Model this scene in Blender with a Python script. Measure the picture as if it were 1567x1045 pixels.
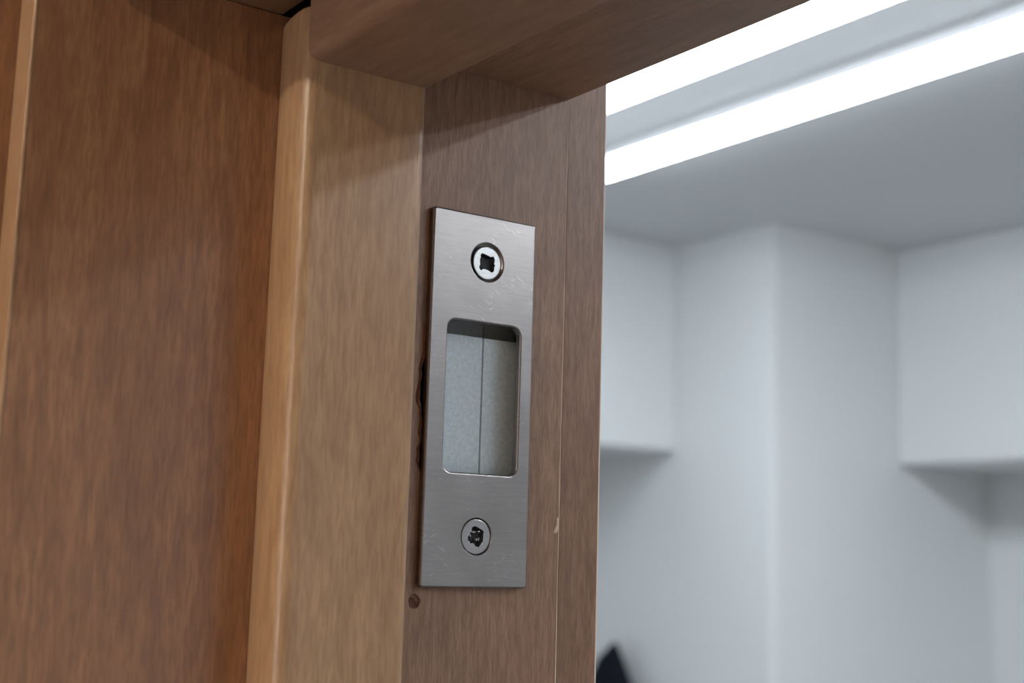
import bpy, bmesh, math, random
from mathutils import Matrix, Vector

random.seed(7)
S = bpy.context.scene
for o in list(bpy.data.objects):
    bpy.data.objects.remove(o)
COL = S.collection
MM = 0.001
H0 = 1.85          # height of the eye; the jamb face is the plane X = 0, Y runs into the room

# ------------------------------------------------------------------ camera
cam = bpy.data.cameras.new('camera')
cam.sensor_width = 36.0
cam.lens = 2083.1285 / 1567 * 36.0
cam.clip_start = 0.01
cam.clip_end = 50
cam.dof.use_dof = True
cam.dof.focus_distance = 0.352
cam.dof.aperture_fstop = 12.3
co = bpy.data.objects.new('camera', cam)
COL.objects.link(co)
Rt = ((0.58204536, 0.81263729, 0.02904893),
      (-0.10836103, 0.11291878, -0.9876777),
      (-0.8059039, 0.57172545, 0.15378207))
r, d, f = (Vector(v) for v in Rt)
m = Matrix(((r.x, -d.x, -f.x, 0.29157), (r.y, -d.y, -f.y, 0.0), (r.z, -d.z, -f.z, H0), (0, 0, 0, 1)))
co.matrix_world = m
S.camera = co

# ------------------------------------------------------------------ light, exposure
W = bpy.data.worlds.new('world')
S.world = W
W.use_nodes = True
W.node_tree.nodes['Background'].inputs[0].default_value = (0, 0, 0, 1)      # both rooms are closed: lamps only
W.node_tree.nodes['Background'].inputs[1].default_value = 0.0
S.view_settings.view_transform = 'Standard'
S.view_settings.look = 'None'
S.view_settings.gamma = 1
S.view_settings.use_curve_mapping = False
S.view_settings.exposure = 0.0
S.cycles.max_bounces = 10
S.cycles.diffuse_bounces = 6
S.cycles.use_denoising = True

TUBE_STRENGTH = 24.2                          # the ceiling rows in the white room
HALL_STRENGTH = 90.0                          # the warmer strip in the hall behind the viewer

la = bpy.data.lights.new('hall_fill_light', 'AREA')     # added cool fill from behind the viewer, no such source known
la.shape = 'RECTANGLE'
la.size = 1.3
la.size_y = 0.8
la.energy = 9.6
la.color = (0.92, 0.96, 1.0)
lo = bpy.data.objects.new('hall_fill_light', la)
COL.objects.link(lo)
lo.location = (0.15, -1.78, 1.75)
lo.rotation_euler = (math.radians(90), 0, 0)


# ------------------------------------------------------------------ materials
def new_mat(name):
    mt = bpy.data.materials.new(name)
    mt.use_nodes = True
    return mt, mt.node_tree.nodes, mt.node_tree.links, mt.node_tree.nodes['Principled BSDF']


def plain(name, col, rough=0.5, metal=0.0, spec=0.5):
    mt, N, L, P = new_mat(name)
    P.inputs['Base Color'].default_value = (*col, 1)
    P.inputs['Roughness'].default_value = rough
    P.inputs['Metallic'].default_value = metal
    P.inputs['Specular IOR Level'].default_value = spec
    return mt


def srgb(r, g, b):
    return tuple(((c / 255) / 12.92 if c / 255 <= 0.04045 else ((c / 255 + 0.055) / 1.055) ** 2.4) for c in (r, g, b))


def noise(N, L, vec, scale, detail=3, rough=0.6):
    n = N.new('ShaderNodeTexNoise')
    n.inputs['Scale'].default_value = scale
    n.inputs['Detail'].default_value = detail
    n.inputs['Roughness'].default_value = rough
    L.new(vec, n.inputs['Vector'])
    return n.outputs['Fac']


def ramp(N, L, fac, stops):
    rp = N.new('ShaderNodeValToRGB')
    e = rp.color_ramp.elements
    while len(e) < len(stops):
        e.new(0.5)
    for k, (p, c) in enumerate(stops):
        e[k].position = p
        e[k].color = (*c, 1)
    L.new(fac, rp.inputs[0])
    return rp.outputs[0]


def mixc(N, L, fac, a, b, mode='MIX'):
    mx = N.new('ShaderNodeMix')
    mx.data_type = 'RGBA'
    mx.blend_type = mode
    if isinstance(fac, float):
        mx.inputs[0].default_value = fac
    else:
        L.new(fac, mx.inputs[0])
    for i, v in ((6, a), (7, b)):
        if isinstance(v, tuple):
            mx.inputs[i].default_value = (*v, 1)
        else:
            L.new(v, mx.inputs[i])
    return mx.outputs[2]


def wood(name, axis='Z', light=(206, 152, 106), dark=(158, 106, 68), streak=(128, 80, 50), rough=0.33, fine=1.0, streaks=0.75, spec=0.45):
    """Laminate with short fine flecks running along one axis."""
    mt, N, L, P = new_mat(name)
    tc = N.new('ShaderNodeTexCoord')

    def mapped(across, along):
        mp = N.new('ShaderNodeMapping')
        s = [across, across, across]
        s['XYZ'.index(axis)] = along
        mp.inputs['Scale'].default_value = s
        L.new(tc.outputs['Object'], mp.inputs['Vector'])
        return mp.outputs['Vector']
    broad = noise(N, L, mapped(95, 7), 1.0, 3, 0.55)
    mid = noise(N, L, mapped(430 * fine, 56 * fine), 1.0, 3, 0.6)
    tiny = noise(N, L, mapped(1300 * fine, 170 * fine), 1.0, 2, 0.6)
    base = ramp(N, L, broad, [(0.25, srgb(*dark)), (0.72, srgb(*light))])
    half = tuple((a + b) / 2 for a, b in zip(srgb(*light), srgb(*dark)))
    base = mixc(N, L, 0.45, base, half)
    f1 = ramp(N, L, mid, [(0.36, (1, 1, 1)), (0.62, (0, 0, 0))])
    f2 = ramp(N, L, tiny, [(0.36, (1, 1, 1)), (0.58, (0, 0, 0))])
    ml = N.new('ShaderNodeMath')
    ml.operation = 'MULTIPLY'
    ml.inputs[1].default_value = 0.55 * streaks
    L.new(f1, ml.inputs[0])
    c = mixc(N, L, ml.outputs[0], base, srgb(*streak))
    ml2 = N.new('ShaderNodeMath')
    ml2.operation = 'MULTIPLY'
    ml2.inputs[1].default_value = 0.5 * streaks
    L.new(f2, ml2.inputs[0])
    c = mixc(N, L, ml2.outputs[0], c, srgb(*streak))
    L.new(c, P.inputs['Base Color'])
    P.inputs['Roughness'].default_value = rough
    P.inputs['Specular IOR Level'].default_value = spec
    bp = N.new('ShaderNodeBump')
    bp.inputs['Strength'].default_value = 0.12
    bp.inputs['Distance'].default_value = 0.00008
    L.new(tiny, bp.inputs['Height'])
    L.new(bp.outputs[0], P.inputs['Normal'])
    return mt


def brushed(name, col, rough, along='Y', scratch=0.3):
    mt, N, L, P = new_mat(name)
    tc = N.new('ShaderNodeTexCoord')

    def mapped(sx, sy, sz, rot=0.0):
        mp = N.new('ShaderNodeMapping')
        mp.inputs['Scale'].default_value = (sx, sy, sz)
        r0 = N.new('ShaderNodeMapping')
        r0.inputs['Rotation'].default_value = (rot, 0, 0)
        L.new(tc.outputs['Object'], r0.inputs['Vector'])
        L.new(r0.outputs['Vector'], mp.inputs['Vector'])
        return mp.outputs['Vector']
    a, b = (110, 1700) if along == 'Y' else (1700, 110)
    br = noise(N, L, mapped(500, a, b), 1.0, 3, 0.6)
    cl = noise(N, L, mapped(90, 90, 90), 1.0, 3, 0.55)
    sc = noise(N, L, mapped(300, 260, 5200, 0.55), 1.0, 1, 0.4)
    sc2 = noise(N, L, mapped(300, 5600, 420, 1.05), 1.0, 1, 0.4)
    c0 = ramp(N, L, cl, [(0.3, tuple(x * 0.90 for x in col)), (0.7, col)])
    c1 = ramp(N, L, br, [(0.3, (0.88, 0.88, 0.88)), (0.7, (1, 1, 1))])
    c = mixc(N, L, 1.0, c0, c1, 'MULTIPLY')
    L.new(c, P.inputs['Base Color'])
    P.inputs['Metallic'].default_value = 1.0
    rr = N.new('ShaderNodeMapRange')
    rr.inputs[1].default_value = 0.3
    rr.inputs[2].default_value = 0.7
    rr.inputs[3].default_value = rough * 0.97
    rr.inputs[4].default_value = rough * 1.17
    L.new(cl, rr.inputs[0])
    L.new(rr.outputs[0], P.inputs['Roughness'])
    mk = ramp(N, L, noise(N, L, mapped(120, 120, 120), 1.0, 1, 0.4), [(0.50, (0, 0, 0)), (0.62, (1, 1, 1))])
    s1_ = ramp(N, L, sc, [(0.67, (0, 0, 0)), (0.80, (0.8, 0.8, 0.8))])
    s2_ = ramp(N, L, sc2, [(0.70, (0, 0, 0)), (0.82, (0.8, 0.8, 0.8))])
    ms = mixc(N, L, 1.0, mixc(N, L, 1.0, s1_, s2_, 'ADD'), mk, 'MULTIPLY')
    ad = N.new('ShaderNodeMath')
    ad.operation = 'MULTIPLY_ADD'
    ad.inputs[1].default_value = 0.0
    L.new(ms, ad.inputs[0])
    L.new(br, ad.inputs[2])
    L.new(mixc(N, L, ms, c, (0.62, 0.61, 0.60)), P.inputs['Base Color'])
    bp = N.new('ShaderNodeBump')
    bp.inputs['Strength'].default_value = 0.02
    bp.inputs['Distance'].default_value = 0.00005
    L.new(ad.outputs[0], bp.inputs['Height'])
    L.new(bp.outputs[0], P.inputs['Normal'])
    return mt


M_panel = wood('beech_laminate_panel', 'Z', (192, 141, 102), (152, 106, 74), (104, 66, 45), 0.285, 1.0, 0.66, spec=0.7)
M_post = wood('beech_laminate_post', 'Z', (208, 169, 130), (180, 141, 106), (140, 102, 74), 0.285, 1.0, 0.65)
M_head = wood('beech_laminate_head', 'X', (186, 149, 123), (156, 121, 98), (122, 90, 72), 0.36, 0.9, 0.45)
M_jamb = wood('beech_laminate_jamb', 'Z', (184, 147, 121), (150, 114, 90), (110, 78, 62), 0.42, 1.35, 0.8)
M_strip = wood('beech_laminate_strip', 'Z', (172, 135, 110), (140, 104, 82), (102, 72, 56), 0.42, 1.35, 0.8)
M_raw = wood('raw_torn_wood', 'Z', (150, 104, 78), (100, 64, 46), (70, 40, 30), 0.8, 1.2, 1.0)
M_pale = plain('pale_raw_edge', srgb(240, 222, 210), 0.6)
M_chip = plain('pale_chip', srgb(222, 196, 176), 0.6)
M_steel = brushed('brushed_steel', (0.36, 0.328, 0.318), 0.295)
M_screw = brushed('zinc_screw_head', (0.64, 0.64, 0.63), 0.36, scratch=0.6)
M_screw2 = brushed('dull_screw_head', (0.42, 0.40, 0.395), 0.34, scratch=0.6)
M_burr = plain('bright_burr', (0.85, 0.85, 0.84), 0.3, 1.0)
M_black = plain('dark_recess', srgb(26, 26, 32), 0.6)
M_void = plain('shade_void_wood', srgb(40, 28, 24), 0.85, spec=0.2)  # near-black colour stands in for shade in the mortise and gaps
M_wall = plain('white_wall_paint', (0.74, 0.75, 0.75), 0.85, spec=0.25)
M_ceil = plain('white_ceiling_paint', (0.67, 0.68, 0.69), 0.9, spec=0.2)
M_floor = plain('grey_floor', (0.18, 0.177, 0.174), 0.6)
M_white = plain('white_fixture_enamel', (0.80, 0.80, 0.81), 0.4)
M_cap = plain('grey_cap', (0.55, 0.55, 0.55), 0.4)


def galv():
    mt, N, L, P = new_mat('galvanised_sheet')
    tc = N.new('ShaderNodeTexCoord')
    v = tc.outputs['Object']
    a = noise(N, L, v, 900, 3, 0.65)
    b = noise(N, L, v, 2600, 2, 0.6)
    c0 = ramp(N, L, a, [(0.32, srgb(216, 234, 244)), (0.68, srgb(240, 250, 255))])
    c1 = ramp(N, L, b, [(0.3, (0.88, 0.88, 0.88)), (0.65, (1, 1, 1))])
    L.new(mixc(N, L, 1.0, c0, c1, 'MULTIPLY'), P.inputs['Base Color'])
    P.inputs['Metallic'].default_value = 0.0
    P.inputs['Roughness'].default_value = 0.5
    return mt


def emitter(name, col, strength):
    mt, N, L, P = new_mat(name)
    P.inputs['Base Color'].default_value = (0.9, 0.9, 0.9, 1)
    P.inputs['Emission Color'].default_value = (*col, 1)
    P.inputs['Emission Strength'].default_value = strength
    return mt


def cloth():
    mt, N, L, P = new_mat('navy_black_cloth')
    tc = N.new('ShaderNodeTexCoord')
    n = noise(N, L, tc.outputs['Object'], 500, 3)
    L.new(ramp(N, L, n, [(0.3, (0.003, 0.004, 0.008)), (0.7, (0.006, 0.008, 0.015))]), P.inputs['Base Color'])
    P.inputs['Roughness'].default_value = 0.85
    P.inputs['Specular IOR Level'].default_value = 0.2
    return mt


M_galv = galv()
M_dgalv = plain('shade_dark_sheet', (0.05, 0.055, 0.06), 0.6)  # box walls: inner shade put into the sheet colour
M_tube = emitter('tube_light', (0.86, 0.93, 1.0), TUBE_STRENGTH)
M_warm = emitter('warm_tube_light', (1.0, 0.88, 0.70), HALL_STRENGTH)
M_cloth = cloth()


# ------------------------------------------------------------------ mesh helpers
def link(name, bm, mat, parent=None, smooth=False):
    """One mesh object; geometry is given in world metres and stored relative to its parent."""
    bmesh.ops.recalc_face_normals(bm, faces=bm.faces[:])
    me = bpy.data.meshes.new(name)
    off = PIV.get(parent.name, Vector((0, 0, 0))) if parent else None
    if parent is None:
        xs = [v.co for v in bm.verts]
        off = Vector(((min(c.x for c in xs) + max(c.x for c in xs)) / 2, (min(c.y for c in xs) + max(c.y for c in xs)) / 2, min(c.z for c in xs)))
    for v in bm.verts:
        v.co -= off
    bm.to_mesh(me)
    bm.free()
    if smooth:
        for p in me.polygons:
            p.use_smooth = True
        me.set_sharp_from_angle(angle=math.radians(50))
    ob = bpy.data.objects.new(name, me)
    if smooth == 'faces':
        for p in me.polygons:
            if abs(p.normal.x) > 0.999:
                p.use_smooth = False
    elif smooth:
        wn = ob.modifiers.new('weighted', 'WEIGHTED_NORMAL')
        wn.keep_sharp = True
        wn.weight = 100
    COL.objects.link(ob)
    me.materials.append(mat)
    if parent:
        ob.parent = parent
        PIV[ob.name] = off
    else:
        ob.location = off
        PIV[ob.name] = off
    return ob


PIV = {}


def empty(name, loc):
    o = bpy.data.objects.new(name, None)
    o.empty_display_size = 0.05
    COL.objects.link(o)
    o.location = loc
    PIV[o.name] = Vector(loc)
    return o


def tag(o, label=None, cat=None, group=None, kind=None):
    for k, v in (('label', label), ('category', cat), ('group', group), ('kind', kind)):
        if v:
            o[k] = v
    return o


def box(bm, x0, x1, y0, y1, z0, z1, bev=0.0, seg=2):
    vs = [bm.verts.new((x, y, z)) for x in (x0, x1) for y in (y0, y1) for z in (z0, z1)]
    fs = [(0, 1, 3, 2), (4, 6, 7, 5), (0, 4, 5, 1), (2, 3, 7, 6), (0, 2, 6, 4), (1, 5, 7, 3)]
    F = [bm.faces.new([vs[i] for i in q]) for q in fs]
    if bev:
        bmesh.ops.bevel(bm, geom=list({e for q in F for e in q.edges}), offset=bev, segments=seg, profile=0.5, affect='EDGES')
    return bm


def boxes(*bs, bev=0.0):
    bm = bmesh.new()
    for b in bs:
        box(bm, *b, bev=bev)
    return bm


def prism(bm, prof, axis, a, b):
    """Extrude a closed outline along an axis: 'Z' takes (x, y), 'X' takes (y, z), 'Y' takes (x, z)."""
    def P(p, t):
        return {'Z': (p[0], p[1], t), 'X': (t, p[0], p[1]), 'Y': (p[0], t, p[1])}[axis]
    A = [bm.verts.new(P(p, a)) for p in prof]
    B = [bm.verts.new(P(p, b)) for p in prof]
    n = len(prof)
    for i in range(n):
        bm.faces.new((A[i], A[(i + 1) % n], B[(i + 1) % n], B[i]))
    bm.faces.new(A)
    bm.faces.new(B[::-1])
    return bm


def arc(cx, cy, r, a0, a1, n=6):
    return [(cx + r * math.cos(math.radians(a0 + (a1 - a0) * i / n)), cy + r * math.sin(math.radians(a0 + (a1 - a0) * i / n))) for i in range(n + 1)]


def ring(bm, pts, x):
    return [bm.verts.new((x * MM, p[0] * MM, H0 + p[1] * MM)) for p in pts]


def bridge(bm, A, B):
    n = len(A)
    for i in range(n):
        bm.faces.new((A[i], A[(i + 1) % n], B[(i + 1) % n], B[i]))


def fill(bm, loops):
    es = []
    for L_ in loops:
        for i in range(len(L_)):
            a, b = L_[i], L_[(i + 1) % len(L_)]
            e = bm.edges.get((a, b)) or bm.edges.new((a, b))
            es.append(e)
    bmesh.ops.triangle_fill(bm, edges=es, use_beauty=True)


def rrect(y0, y1, z0, z1, r, n=6, inset=0.0):
    y0 += inset
    y1 -= inset
    z0 += inset
    z1 -= inset
    r = max(r - inset, 0.15)
    return arc(y1 - r, z1 - r, r, 0, 90, n) + arc(y0 + r, z1 - r, r, 90, 180, n) + arc(y0 + r, z0 + r, r, 180, 270, n) + arc(y1 - r, z0 + r, r, 270, 360, n)


def circ(cy, cz, r, n=40):
    return [(cy + r * math.cos(2 * math.pi * i / n), cz + r * math.sin(2 * math.pi * i / n)) for i in range(n)]


def cyl_x(bm, x0, x1, y, z, r, n=24):
    A = [bm.verts.new((x0, y + r * math.cos(2 * math.pi * i / n), z + r * math.sin(2 * math.pi * i / n))) for i in range(n)]
    B = [bm.verts.new((x1, y + r * math.cos(2 * math.pi * i / n), z + r * math.sin(2 * math.pi * i / n))) for i in range(n)]
    bridge(bm, A, B)
    bm.faces.new(A)
    bm.faces.new(B[::-1])
    return bm


# ------------------------------------------------------------------ the white room beyond the doorway
ZC = H0 + 0.55
XL, XR, YB = -1.73, 1.90, 2.174
YF = 0.224                                    # room face of the wall that holds the door
tag(link('floor', boxes((-2.2, 2.4, 0.1, 2.4, -0.06, 0.0)), M_floor), 'grey floor of the white room', 'floor', kind='structure')
tag(link('ceiling', boxes((XL - 0.1, XR + 0.1, 0.10, YB + 0.1, ZC, ZC + 0.08)), M_ceil), 'white ceiling of the room that carries the light tubes', 'ceiling', kind='structure')
tag(link('wall_left', boxes((XL - 0.1, XL, YF, YB, 0, ZC)), M_wall), 'white left wall of the room under the left bulkhead', 'wall', kind='structure')
tag(link('wall_back', boxes((XL - 0.1, XR + 0.1, YB, YB + 0.1, 0, ZC)), M_wall), 'white back wall of the room under the right bulkhead', 'wall', kind='structure')
tag(link('wall_right', boxes((XR, XR + 0.1, YF, YB, 0, ZC)), M_wall), 'white right wall of the room', 'wall', kind='structure')
bm = boxes((XL, -1.2464, 1.611, YB, 0, ZC))
bmesh.ops.bevel(bm, geom=[e for e in bm.edges if all(abs(v.co.x + 1.2464) < 1e-4 and v.co.y < 1.7 for v in e.verts)], offset=0.006, segments=3, affect='EDGES')
tag(link('wall_pillar', bm, M_wall), 'white square pillar jutting out between the two bulkheads', 'pillar', kind='structure')
tag(link('wall_front', boxes((XL - 0.1, -0.030, 0.14, YF, 0, ZC), (0.83, XR + 0.1, 0.14, YF, 0, ZC), (-0.030, 0.83, 0.175, YF, H0 + 0.1505, ZC)), M_wall),
    'white wall around the wooden doorway', 'wall', kind='structure')


ZH = H0 + 0.56
M_hall = plain('cream_hall_paint', (0.80, 0.77, 0.73), 0.85, spec=0.2)
tag(link('wall_hall', boxes((-1.3, 2.3, -1.9, -1.8, 0, ZH), (-1.4, -1.3, -1.9, 0.14, 0, ZH), (2.2, 2.3, -1.8, 0.14, 0, ZH), (1.001, 2.2, 0.09, 0.1399, 0, ZH), (-1.3, 1.001, 0.09, 0.1399, H0 + 0.45, ZH)), M_hall),
    'cream walls of the hall behind the viewer', 'wall', kind='structure')
tag(link('floor_hall', boxes((-1.5, 2.4, -2.0, 0.1, -0.06, 0.0)), plain('brown_hall_floor', (0.09, 0.07, 0.055), 0.5)), 'brown floor of the hall behind the viewer', 'floor', kind='structure')
tag(link('ceiling_hall', boxes((-1.4, 2.3, -1.9, 0.14, ZH, ZH + 0.06)), M_hall), 'ceiling of the hall behind the viewer', 'ceiling', kind='structure')


def bulkhead(b, label):
    tag(link('bulkhead', boxes(b, bev=0.004), M_wall, smooth=True), label, 'bulkhead')


bulkhead((XL, -1.4762, YF, 1.611, H0 + 0.1835, ZC), 'white boxed bulkhead nearest the door frame, ending against the pillar left face')
bulkhead((-1.2464, XR, 1.9194, YB, H0 + 0.171, ZC), 'white boxed bulkhead right of the pillar, casting a dark shadow below')


def led_strip(x0, x1, y, label, zc, glow):
    """Shallow ceiling tray with a slightly domed glowing cover."""
    t = tag(empty('ceiling_light', ((x0 + x1) / 2, y, zc)), label, 'light')
    w = 0.031
    tray = [(y - w - 0.003, zc), (y - w - 0.003, zc - 0.010), (y - w, zc - 0.011), (y - w, zc - 0.006), (y + w, zc - 0.006), (y + w, zc - 0.011), (y + w + 0.003, zc - 0.010), (y + w + 0.003, zc)]
    b_ = bmesh.new()
    prism(b_, tray, 'X', x0, x1)
    link('tray', b_, M_white, t)
    for xa, xb in ((x0 - 0.005, x0), (x1, x1 + 0.005)):
        link('end_cap', boxes((xa, xb, y - w - 0.003, y + w + 0.003, zc - 0.0125, zc), bev=0.001), M_white, t, True)
    dome = [(y + w * 0.995 * math.sin(a), zc - 0.0105 - DOME * (math.cos(a) - math.cos(1.2))) for a in [-1.2 + 2.4 * i / 12 for i in range(13)]]
    dome = [(y + (p[0] - y) / math.sin(1.2), p[1]) for p in dome]
    b_ = bmesh.new()
    prism(b_, [(y + w * 0.99, zc - 0.0065)] + dome[::-1] + [(y - w * 0.99, zc - 0.0065)], 'X', x0 + 0.0005, x1 - 0.0005)
    link('diffuser', b_, glow, t, True)


DOME = 0.019
led_strip(-1.165, 0.10, 1.176, 'glowing white ceiling strip farther from the doorway, lower of the two in view', ZC, M_tube)
led_strip(-1.165, 0.10, 0.980, 'glowing white ceiling strip nearer the doorway, cut by the wooden head', ZC, M_tube)
led_strip(0.15, 1.415, 1.176, 'white ceiling strip in line with the farther one, beyond the right edge', ZC, M_tube)
led_strip(0.15, 1.415, 0.980, 'white ceiling strip in line with the nearer one, beyond the right edge', ZC, M_tube)
led_strip(0.05, 0.67, -1.02, 'warm hall ceiling strip behind the viewer', ZH, M_warm)

# dark garment hung flat against the pillar, only its pointed top shows beside the jamb
hx, hy, hz = -1.5890, 1.5750, H0 - 0.148
g = tag(empty('hanging_garment', (hx, hy, 0.75)), 'black navy garment hanging against the white pillar, its pointed top beside the jamb', 'clothing')
bm = bmesh.new()
NR = 28
rings = []
prof = [(0.0, 0.003, 0.003), (0.010, 0.011, 0.009), (0.030, 0.028, 0.018), (0.065, 0.046, 0.026), (0.10, 0.062, 0.032), (0.18, 0.11, 0.035), (0.30, 0.17, 0.036), (0.6, 0.19, 0.036), (1.0, 0.20, 0.036)]
for q, (dz, rx, ry) in enumerate(prof):
    R_ = []
    for i in range(NR):
        a = 2 * math.pi * i / NR
        w = 1 + 0.10 * math.sin(5 * a + 0.6) * min(1, q / 4)
        ox = -0.010 * min(1.0, dz / 0.03)
        R_.append(bm.verts.new((hx + ox + rx * w * math.cos(a), hy + ry * w * math.sin(a), hz - dz)))
    rings.append(R_)
for A_, B_ in zip(rings, rings[1:]):
    bridge(bm, A_, B_)
bm.faces.new(rings[0])
bm.faces.new(rings[-1][::-1])
link('cloth_body', bm, M_cloth, g, True)

# ------------------------------------------------------------------ wooden portal lining on the near side
def mm(v):
    return v * MM


Z = lambda v: H0 + v * MM
t1 = tag(link('trim_1', boxes((mm(-17.3), mm(-6.0), mm(79.3), mm(142.0), 0, Z(130.6)), bev=mm(0.05)), M_panel, smooth=True),
         'wide brown wood side lining left of the door frame', 'lining', kind='structure')
tag(link('trim_2', boxes((mm(-17.3), 1.0, mm(79.3), mm(138.2), Z(130.9), Z(144))), M_head),
    'wood head lining above the door frame, its front edge casting the shadow', 'lining', kind='structure')
tag(link('trim_3', boxes((mm(-40), mm(-17.5), -1.2, mm(78.6), 0, 2.3)), M_panel),
    'brown wood cladding at the far left edge, set back behind the pale lining edge', 'cladding', kind='structure')
link('trim_backing', boxes((mm(-40), mm(-17.5), mm(79.0), mm(139.5), 0, 2.3)), M_void, t1)
b_ = boxes((mm(-17.2), mm(-5.95), mm(78.3), mm(79.29), 0, Z(130.6)), bev=mm(0.35))
e_ = link('edge_band', b_, M_post, t1, True)
e_['label'] = 'lighter edge band along the front of the lining'

# ------------------------------------------------------------------ the door frame
door = tag(empty('door_1', (0, 0.18, 0)), 'wooden door frame with rebated jamb that holds the steel strike plate', 'door frame', kind='structure')

# stop post with a bulging rounded front (one profile for casing and stop)
post = [(-6.0, 170.2), (-6.0, 138.9), (-5.4, 138.35), (-2.6, 137.6), (2.0, 136.85), (6.4, 136.5), (9.2, 136.55), (10.8, 137.0), (11.8, 137.75), (12.35, 138.7), (12.5, 140.0)]
post += [(12.5, 164.0)] + arc(10.2, 167.9, 2.3, 0, 90, 6) + [(0.0, 170.2)]
bm = bmesh.new()
prism(bm, [(x * MM, y * MM) for x, y in post], 'Z', 0, Z(127.1))
link('stop_post', bm, M_post, door, True)

# head stop, same profile turned over
hs = [(170.2, 160.0), (140.0, 160.0), (137.0, 158.0), (136.6, 122.0), (136.6, 117.0), (136.8, 115.9), (137.3, 114.9), (138.2, 114.2), (139.4, 113.85), (141.0, 113.8)]
hs += [(165.0, 113.8)] + arc(168.7, 115.3, 1.5, 270, 360, 4)
bm = bmesh.new()
prism(bm, [(y * MM, Z(z)) for y, z in hs], 'X', mm(12.55), 0.79)
link('head_stop', bm, M_head, door, True)

# head board
bm = boxes((0.0, 0.80, mm(170.4), mm(224.0), Z(126.2), Z(150)), bev=mm(0.3))
link('head_board', bm, M_head, door)

link('dark_gap_block', boxes((mm(-29), mm(12.3), mm(146), mm(170.1), Z(127.2), Z(160))), M_void, door)  # dark block added so the gap above the post looks shaded

# jamb board with the chopped mortise and an old nail hole in its face
Y0, Y1 = 170.25, 223.75
ZB, ZT = -H0 * 1000, 200.0
left_rag = [(180.7, 60.5), (180.6, 58.9), (180.2, 56.4), (180.3, 54.6), (179.9, 51.4), (180.1, 49.6), (179.5, 47.0), (179.0, 45.6), (179.3, 44.0), (178.9, 42.0), (179.05, 39.7), (178.8, 37.9),
            (179.5, 35.5), (179.4, 33.8), (179.95, 32.0), (179.6, 29.6), (179.9, 27.8), (179.3, 25.4), (179.6, 23.5), (179.2, 21.4), (179.6, 20.2), (180.2, 19.0), (181.5, 17.6)]
mort = left_rag + [(211.9, 17.6), (211.9, 61.5), (181.5, 61.5)]
nail = [(179.6 + 1.75 * (1 + 0.07 * math.sin(3 * a + 1)) * math.cos(a), -12.4 + 1.9 * (1 + 0.06 * math.sin(5 * a)) * math.sin(a)) for a in [2 * math.pi * i / 18 for i in range(18)]]
bm = bmesh.new()
outer = [(Y0, ZT), (Y0, ZB), (Y1, ZB), (Y1, ZT)]
o_ = ring(bm, outer, 0)
m_ = ring(bm, mort, 0)
n_ = ring(bm, nail, 0)
fill(bm, [o_, m_, n_])
m2_ = ring(bm, [(p[0] - 2.6 if p[0] < 190 else 217.0, 65.0 if p[1] > 61 else (15.5 if p[1] < 17.8 else p[1])) for p in mort], -1.3)
bridge(bm, m_, m2_)
bridge(bm, m2_, ring(bm, [(p[0] - 2.6 if p[0] < 190 else 217.0, 65.0 if p[1] > 61 else (15.5 if p[1] < 17.8 else p[1])) for p in mort], -24))
ob_ = ring(bm, outer, -30)
bridge(bm, o_, ob_)
bm.faces.new(ob_)
n2 = ring(bm, [(179.6 + (p[0] - 179.6) * 0.75, -12.4 + (p[1] + 12.4) * 0.75) for p in nail], -0.7)
bridge(bm, n_, n2)
bm.faces.new(n2)
link('jamb_board', bm, M_jamb, door)
bm = boxes((mm(-26), mm(-24), mm(175), mm(218), Z(15), Z(66)))
v_ = link('mortise_void', bm, M_void, door)
v_['label'] = 'bottom of the chopped mortise, coloured dark as shade'

# torn fibres along the left lip of the mortise
spl = [(60.0, 49.0, 0.9), (53.0, 44.5, 1.0), (47.5, 42.0, 0.8), (44.0, 33.5, 1.1), (36.0, 26.0, 0.9), (28.5, 19.2, 0.8)]
for (za, zb, w) in spl:
    bm = bmesh.new()
    n = 7
    A_, B_, C_ = [], [], []
    for i in range(n):
        t = i / (n - 1)
        z = za + (zb - za) * t
        k = math.sin(math.pi * min(max(t, 0.04), 0.96))
        ye = min(left_rag, key=lambda p: abs(p[1] - z))[0]
        A_.append(bm.verts.new((mm(0.05), mm(ye - 0.25 - 0.9 * w * k), Z(z))))
        B_.append(bm.verts.new((mm(0.10 + 0.45 * w * k * (0.6 + 0.8 * random.random())), mm(ye - 0.15 - 0.3 * k), Z(z + random.uniform(-0.3, 0.3)))))
        C_.append(bm.verts.new((mm(-1.2), mm(ye + 0.10 + 0.55 * w * k * random.random()), Z(z))))
    for i in range(n - 1):
        bm.faces.new((A_[i], A_[i + 1], B_[i + 1], B_[i]))
        bm.faces.new((B_[i], B_[i + 1], C_[i + 1], C_[i]))
        bm.faces.new((C_[i], C_[i + 1], A_[i + 1], A_[i]))
    bm.faces.new((A_[0], B_[0], C_[0]))
    bm.faces.new((A_[-1], C_[-1], B_[-1]))
    link('splinter', bm, M_raw, door)

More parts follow.
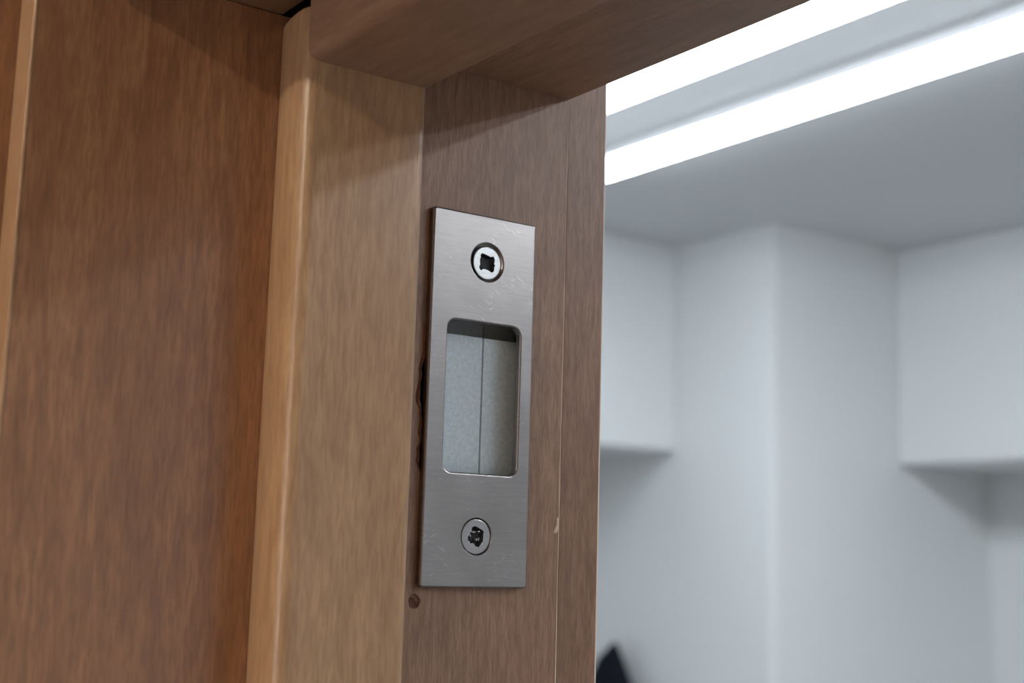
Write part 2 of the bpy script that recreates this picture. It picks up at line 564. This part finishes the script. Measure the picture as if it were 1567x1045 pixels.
# crumbled filler in the nail hole
bm = bmesh.new()
c_ = bm.verts.new((mm(-0.45), mm(179.3), Z(-12.7)))
rg = []
for i in range(14):
    a = 2 * math.pi * i / 14
    rr = 1.42 * (1 + 0.16 * random.uniform(-1, 1))
    if 0.2 < a < 1.3:
        rr *= 0.5
    rg.append(bm.verts.new((mm(-0.30 + 0.28 * random.random()), mm(179.5 + rr * math.cos(a)), Z(-12.6 + rr * math.sin(a)))))
lw = [bm.verts.new((mm(-0.69), mm(179.6 + (v.co.y / MM - 179.6) * 0.9), v.co.z)) for v in rg]
for i in range(14):
    bm.faces.new((c_, rg[i], rg[(i + 1) % 14]))
bridge(bm, rg, lw)
bm.faces.new(lw)
p_ = link('nail_hole_filler', bm, M_raw, door)
p_['label'] = 'crumbled dark filler in an old nail hole'

# pale joint bead, room side strip and its raw edge
link('edge_strip', boxes((mm(-30), mm(-0.10), mm(224.25), mm(237.3), 0, Z(260)), bev=mm(0.25)), M_strip, door, True)
bm = bmesh.new()
zs = [Z(260)] + [Z(z) for z in range(200, -140, -7)] + [0.0]
pa = [bm.verts.new((mm(0.02 + 0.05 * random.random()), mm(223.78), z)) for z in zs]
pb = [bm.verts.new((mm(0.05 + 0.05 * random.random()), mm(223.98 + 0.20 * random.random()), z)) for z in zs]
pc = [bm.verts.new((mm(-0.6), mm(224.22), z)) for z in zs]
for i in range(len(zs) - 1):
    bm.faces.new((pa[i], pa[i + 1], pb[i + 1], pb[i]))
    bm.faces.new((pb[i], pb[i + 1], pc[i + 1], pc[i]))
    bm.faces.new((pc[i], pc[i + 1], pa[i + 1], pa[i]))
j_ = link('joint_line', bm, M_chip, door)
j_['label'] = 'thin pale joint line between jamb and strip'
r_ = link('raw_edge', boxes((mm(-30), mm(-0.15), mm(237.35), mm(237.85), 0, Z(260)), bev=mm(0.12)), M_pale, door, True)
r_['label'] = 'pale raw edge on the room side of the jamb'

# chip at the joint line
bm = bmesh.new()
cp = [(222.2, 6.0), (222.9, 5.5), (223.7, 6.2), (223.75, 9.8), (223.3, 9.9), (223.1, 8.0)]
A_ = ring(bm, cp, 0.03)
B_ = ring(bm, [(p[0] * 0.6 + 223.3 * 0.4, p[1] * 0.6 + 7.6 * 0.4) for p in cp], 0.32)
bridge(bm, A_, B_)
bm.faces.new(B_)
bm.faces.new(A_[::-1])
link('wood_chip', bm, M_chip, door)

# far jamb of the doorway, behind the viewer's right shoulder
link('jamb_board', boxes((0.801, 0.83, mm(138), mm(224), 0, Z(150))), M_jamb, door)

# ------------------------------------------------------------------ the strike plate
sp = tag(empty('strike_plate', (0, 0.196, H0 - 0.0088)), 'brushed steel strike plate with a rectangular latch opening, screwed to the wood jamb', 'strike plate')
PX, PT = 2.0, 1.95                             # face and thickness in mm
OUT = (179.75, 212.3, -8.9, 87.75)
CUT = (185.3, 208.1, 20.0, 59.0)
S1, S2 = (196.8, 75.3), (196.1, 3.95)
bm = bmesh.new()


def walls(fn, prof):
    rs = [ring(bm, fn(i), PX + x) for i, x in prof]
    for A_, B_ in zip(rs, rs[1:]):
        bridge(bm, A_, B_)
    return rs


edge = [(0.55, 0.0), (0.41, -0.02), (0.275, -0.074), (0.16, -0.16), (0.074, -0.275), (0.02, -0.41), (0.0, -0.55), (0.0, -PT)]
o_ = walls(lambda i: rrect(*OUT, 1.0, 5, i), edge)
c_ = walls(lambda i: rrect(*CUT, 2.4, 8, -i), edge)
h1 = walls(lambda i: circ(S1[0], S1[1], i), [(5.42, 0.0), (5.26, -0.06), (5.00, -0.45), (4.62, -0.85), (2.4, -PT)])
h2 = walls(lambda i: circ(S2[0], S2[1], i), [(4.86, 0.0), (4.74, -0.06), (4.66, -0.30), (4.45, -0.70), (2.4, -PT)])
fill(bm, [o_[0], c_[0], h1[0], h2[0]])
fill(bm, [o_[-1], c_[-1], h1[-1], h2[-1]])
link('plate', bm, M_steel, sp, 'faces')


def screw(cy, cz, rad, x, rec, name, mat, label, depth=1.5, shrink=0.55):
    """Flat head with the worn driver recess given as an outline about the centre."""
    bm = bmesh.new()
    a = ring(bm, circ(cy, cz, rad - 0.22, 36), x)
    b = ring(bm, circ(cy, cz, rad - 0.05, 36), x - 0.06)
    c = ring(bm, circ(cy, cz, rad, 36), x - 0.2)
    e = ring(bm, circ(cy, cz, rad * 0.62, 36), x - 0.95)
    sh = ring(bm, circ(cy, cz, 2.0, 36), x - 1.6)
    sh2 = ring(bm, circ(cy, cz, 1.8, 36), x - 9.0)
    for A_, B_ in ((a, b), (b, c), (c, e), (e, sh), (sh, sh2)):
        bridge(bm, A_, B_)
    bm.faces.new(sh2)
    pts = [(cy + p[0], cz + p[1]) for p in rec]
    h = ring(bm, pts, x)
    fill(bm, [a, h])
    h2_ = ring(bm, [(cy + p[0] * 0.985, cz + p[1] * 0.985) for p in rec], x - 0.22)
    bridge(bm, h, h2_)
    s_ = link(name, bm, mat, sp, 'faces')
    s_['label'] = label
    bm = bmesh.new()
    A_ = ring(bm, [(cy + p[0] * 0.98, cz + p[1] * 0.98) for p in rec], x - 0.2)
    B_ = ring(bm, [(cy + p[0] * shrink, cz + p[1] * shrink) for p in rec], x - depth)
    bridge(bm, A_, B_)
    bm.faces.new(B_)
    k_ = link('driver_recess', bm, M_black, s_)
    return s_


rec1 = [(-1.32, 2.44), (-1.85, 2.3), (-2.17, 1.84), (-2.05, 1.3), (-2.36, 0.61), (-2.2, -0.5), (-2.51, -1.49), (-2.2, -2.0), (-1.77, -2.18), (-1.2, -1.75), (-0.6, -1.72), (0.4, -1.9), (1.1, -2.2), (1.5, -2.37),
        (2.0, -2.15), (2.36, -1.64), (2.3, -0.9), (2.63, -0.26), (2.25, 0.05), (2.4, 0.7), (2.41, 1.33), (2.15, 1.9), (1.73, 2.1), (1.35, 1.8), (1.02, 1.86), (0.2, 2.05), (-0.43, 2.24), (-0.8, 2.25)]
rec2w = [(195.71, 6.62), (196.6, 6.35), (197.44, 5.92), (198.07, 5.69), (198.47, 5.2), (198.28, 4.24), (198.37, 3.74), (198.3, 3.1), (198.19, 2.59), (197.59, 2.07), (197.16, 1.31), (196.54, 1.23), (195.9, 1.7), (195.3, 2.3),
         (194.6, 2.2), (193.9, 2.6), (193.64, 2.97), (193.68, 3.85), (194.2, 4.36), (194.2, 4.9), (194.7, 5.14), (194.81, 6.27)]
rec2 = [(y - S2[0], z - S2[1]) for y, z in rec2w]
s1 = screw(S1[0] + 0.30, S1[1] - 0.05, 4.40, PX - 0.60, rec1, 'screw', M_screw, 'bright upper screw with a worn square-cornered cross recess', 1.2, 0.7)
s2 = screw(S2[0] + 0.02, S2[1], 4.44, PX - 0.20, rec2, 'screw', M_screw2, 'dull lower screw with a badly chewed recess', 1.1, 0.7)
# chewed metal: curls and burrs standing in and round the lower recess
for (dy, dz, ly, lz, hx_) in ((-0.55, 1.15, 1.1, 0.45, -0.35), (0.35, -0.75, 0.55, 0.55, -0.30), (1.1, -0.6, 0.35, 0.8, -0.4), (-1.5, 0.2, 0.3, 1.0, -0.35), (0.9, 1.35, 0.7, 0.25, 0.02), (-2.2, -1.35, 0.45, 0.3, 0.02), (0.55, -2.65, 0.45, 0.25, 0.02), (1.95, -1.6, 0.3, 0.35, 0.02)):
    bm = bmesh.new()
    cy, cz = S2[0] + dy, S2[1] + dz
    rgp = [(cy + ly * (0.7 + 0.4 * random.random()) * math.cos(a), cz + lz * (0.7 + 0.4 * random.random()) * math.sin(a)) for a in [2 * math.pi * i / 8 for i in range(8)]]
    A_ = ring(bm, rgp, PX - 0.21 + hx_ - 0.35)
    B_ = ring(bm, [(cy + (p[0] - cy) * 0.55, cz + (p[1] - cz) * 0.55) for p in rgp], PX - 0.21 + hx_ + 0.08)
    bridge(bm, A_, B_)
    bm.faces.new(B_)
    bm.faces.new(A_[::-1])
    link('metal_burr', bm, M_burr if hx_ > 0 else M_screw2, s2, False)

# galvanised box behind the opening: four back panels meeting in a cross of seams, four side walls coloured dark as shade
BX = -3.6
BY1 = 216.0
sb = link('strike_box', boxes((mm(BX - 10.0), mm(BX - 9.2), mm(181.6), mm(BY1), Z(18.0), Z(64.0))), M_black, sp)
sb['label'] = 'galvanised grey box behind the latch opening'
YS, ZS, GP = 200.1, 56.4, 0.22
for (y0, y1) in ((182.0, YS - GP), (YS + GP, BY1 - 0.2)):
    link('back_panel', boxes((mm(BX - 0.95), mm(BX), mm(y0), mm(y1), Z(18.2), Z(ZS - GP)), bev=mm(0.12)), M_galv, sb, True)
    link('back_panel', boxes((mm(BX - 9.0), mm(BX - 8.0), mm(y0 + 5.4 * (y0 > 190)), mm(y1 + 5.4 * (y1 < 210)), Z(ZS - 4.5), Z(63.8))), M_galv, sb)
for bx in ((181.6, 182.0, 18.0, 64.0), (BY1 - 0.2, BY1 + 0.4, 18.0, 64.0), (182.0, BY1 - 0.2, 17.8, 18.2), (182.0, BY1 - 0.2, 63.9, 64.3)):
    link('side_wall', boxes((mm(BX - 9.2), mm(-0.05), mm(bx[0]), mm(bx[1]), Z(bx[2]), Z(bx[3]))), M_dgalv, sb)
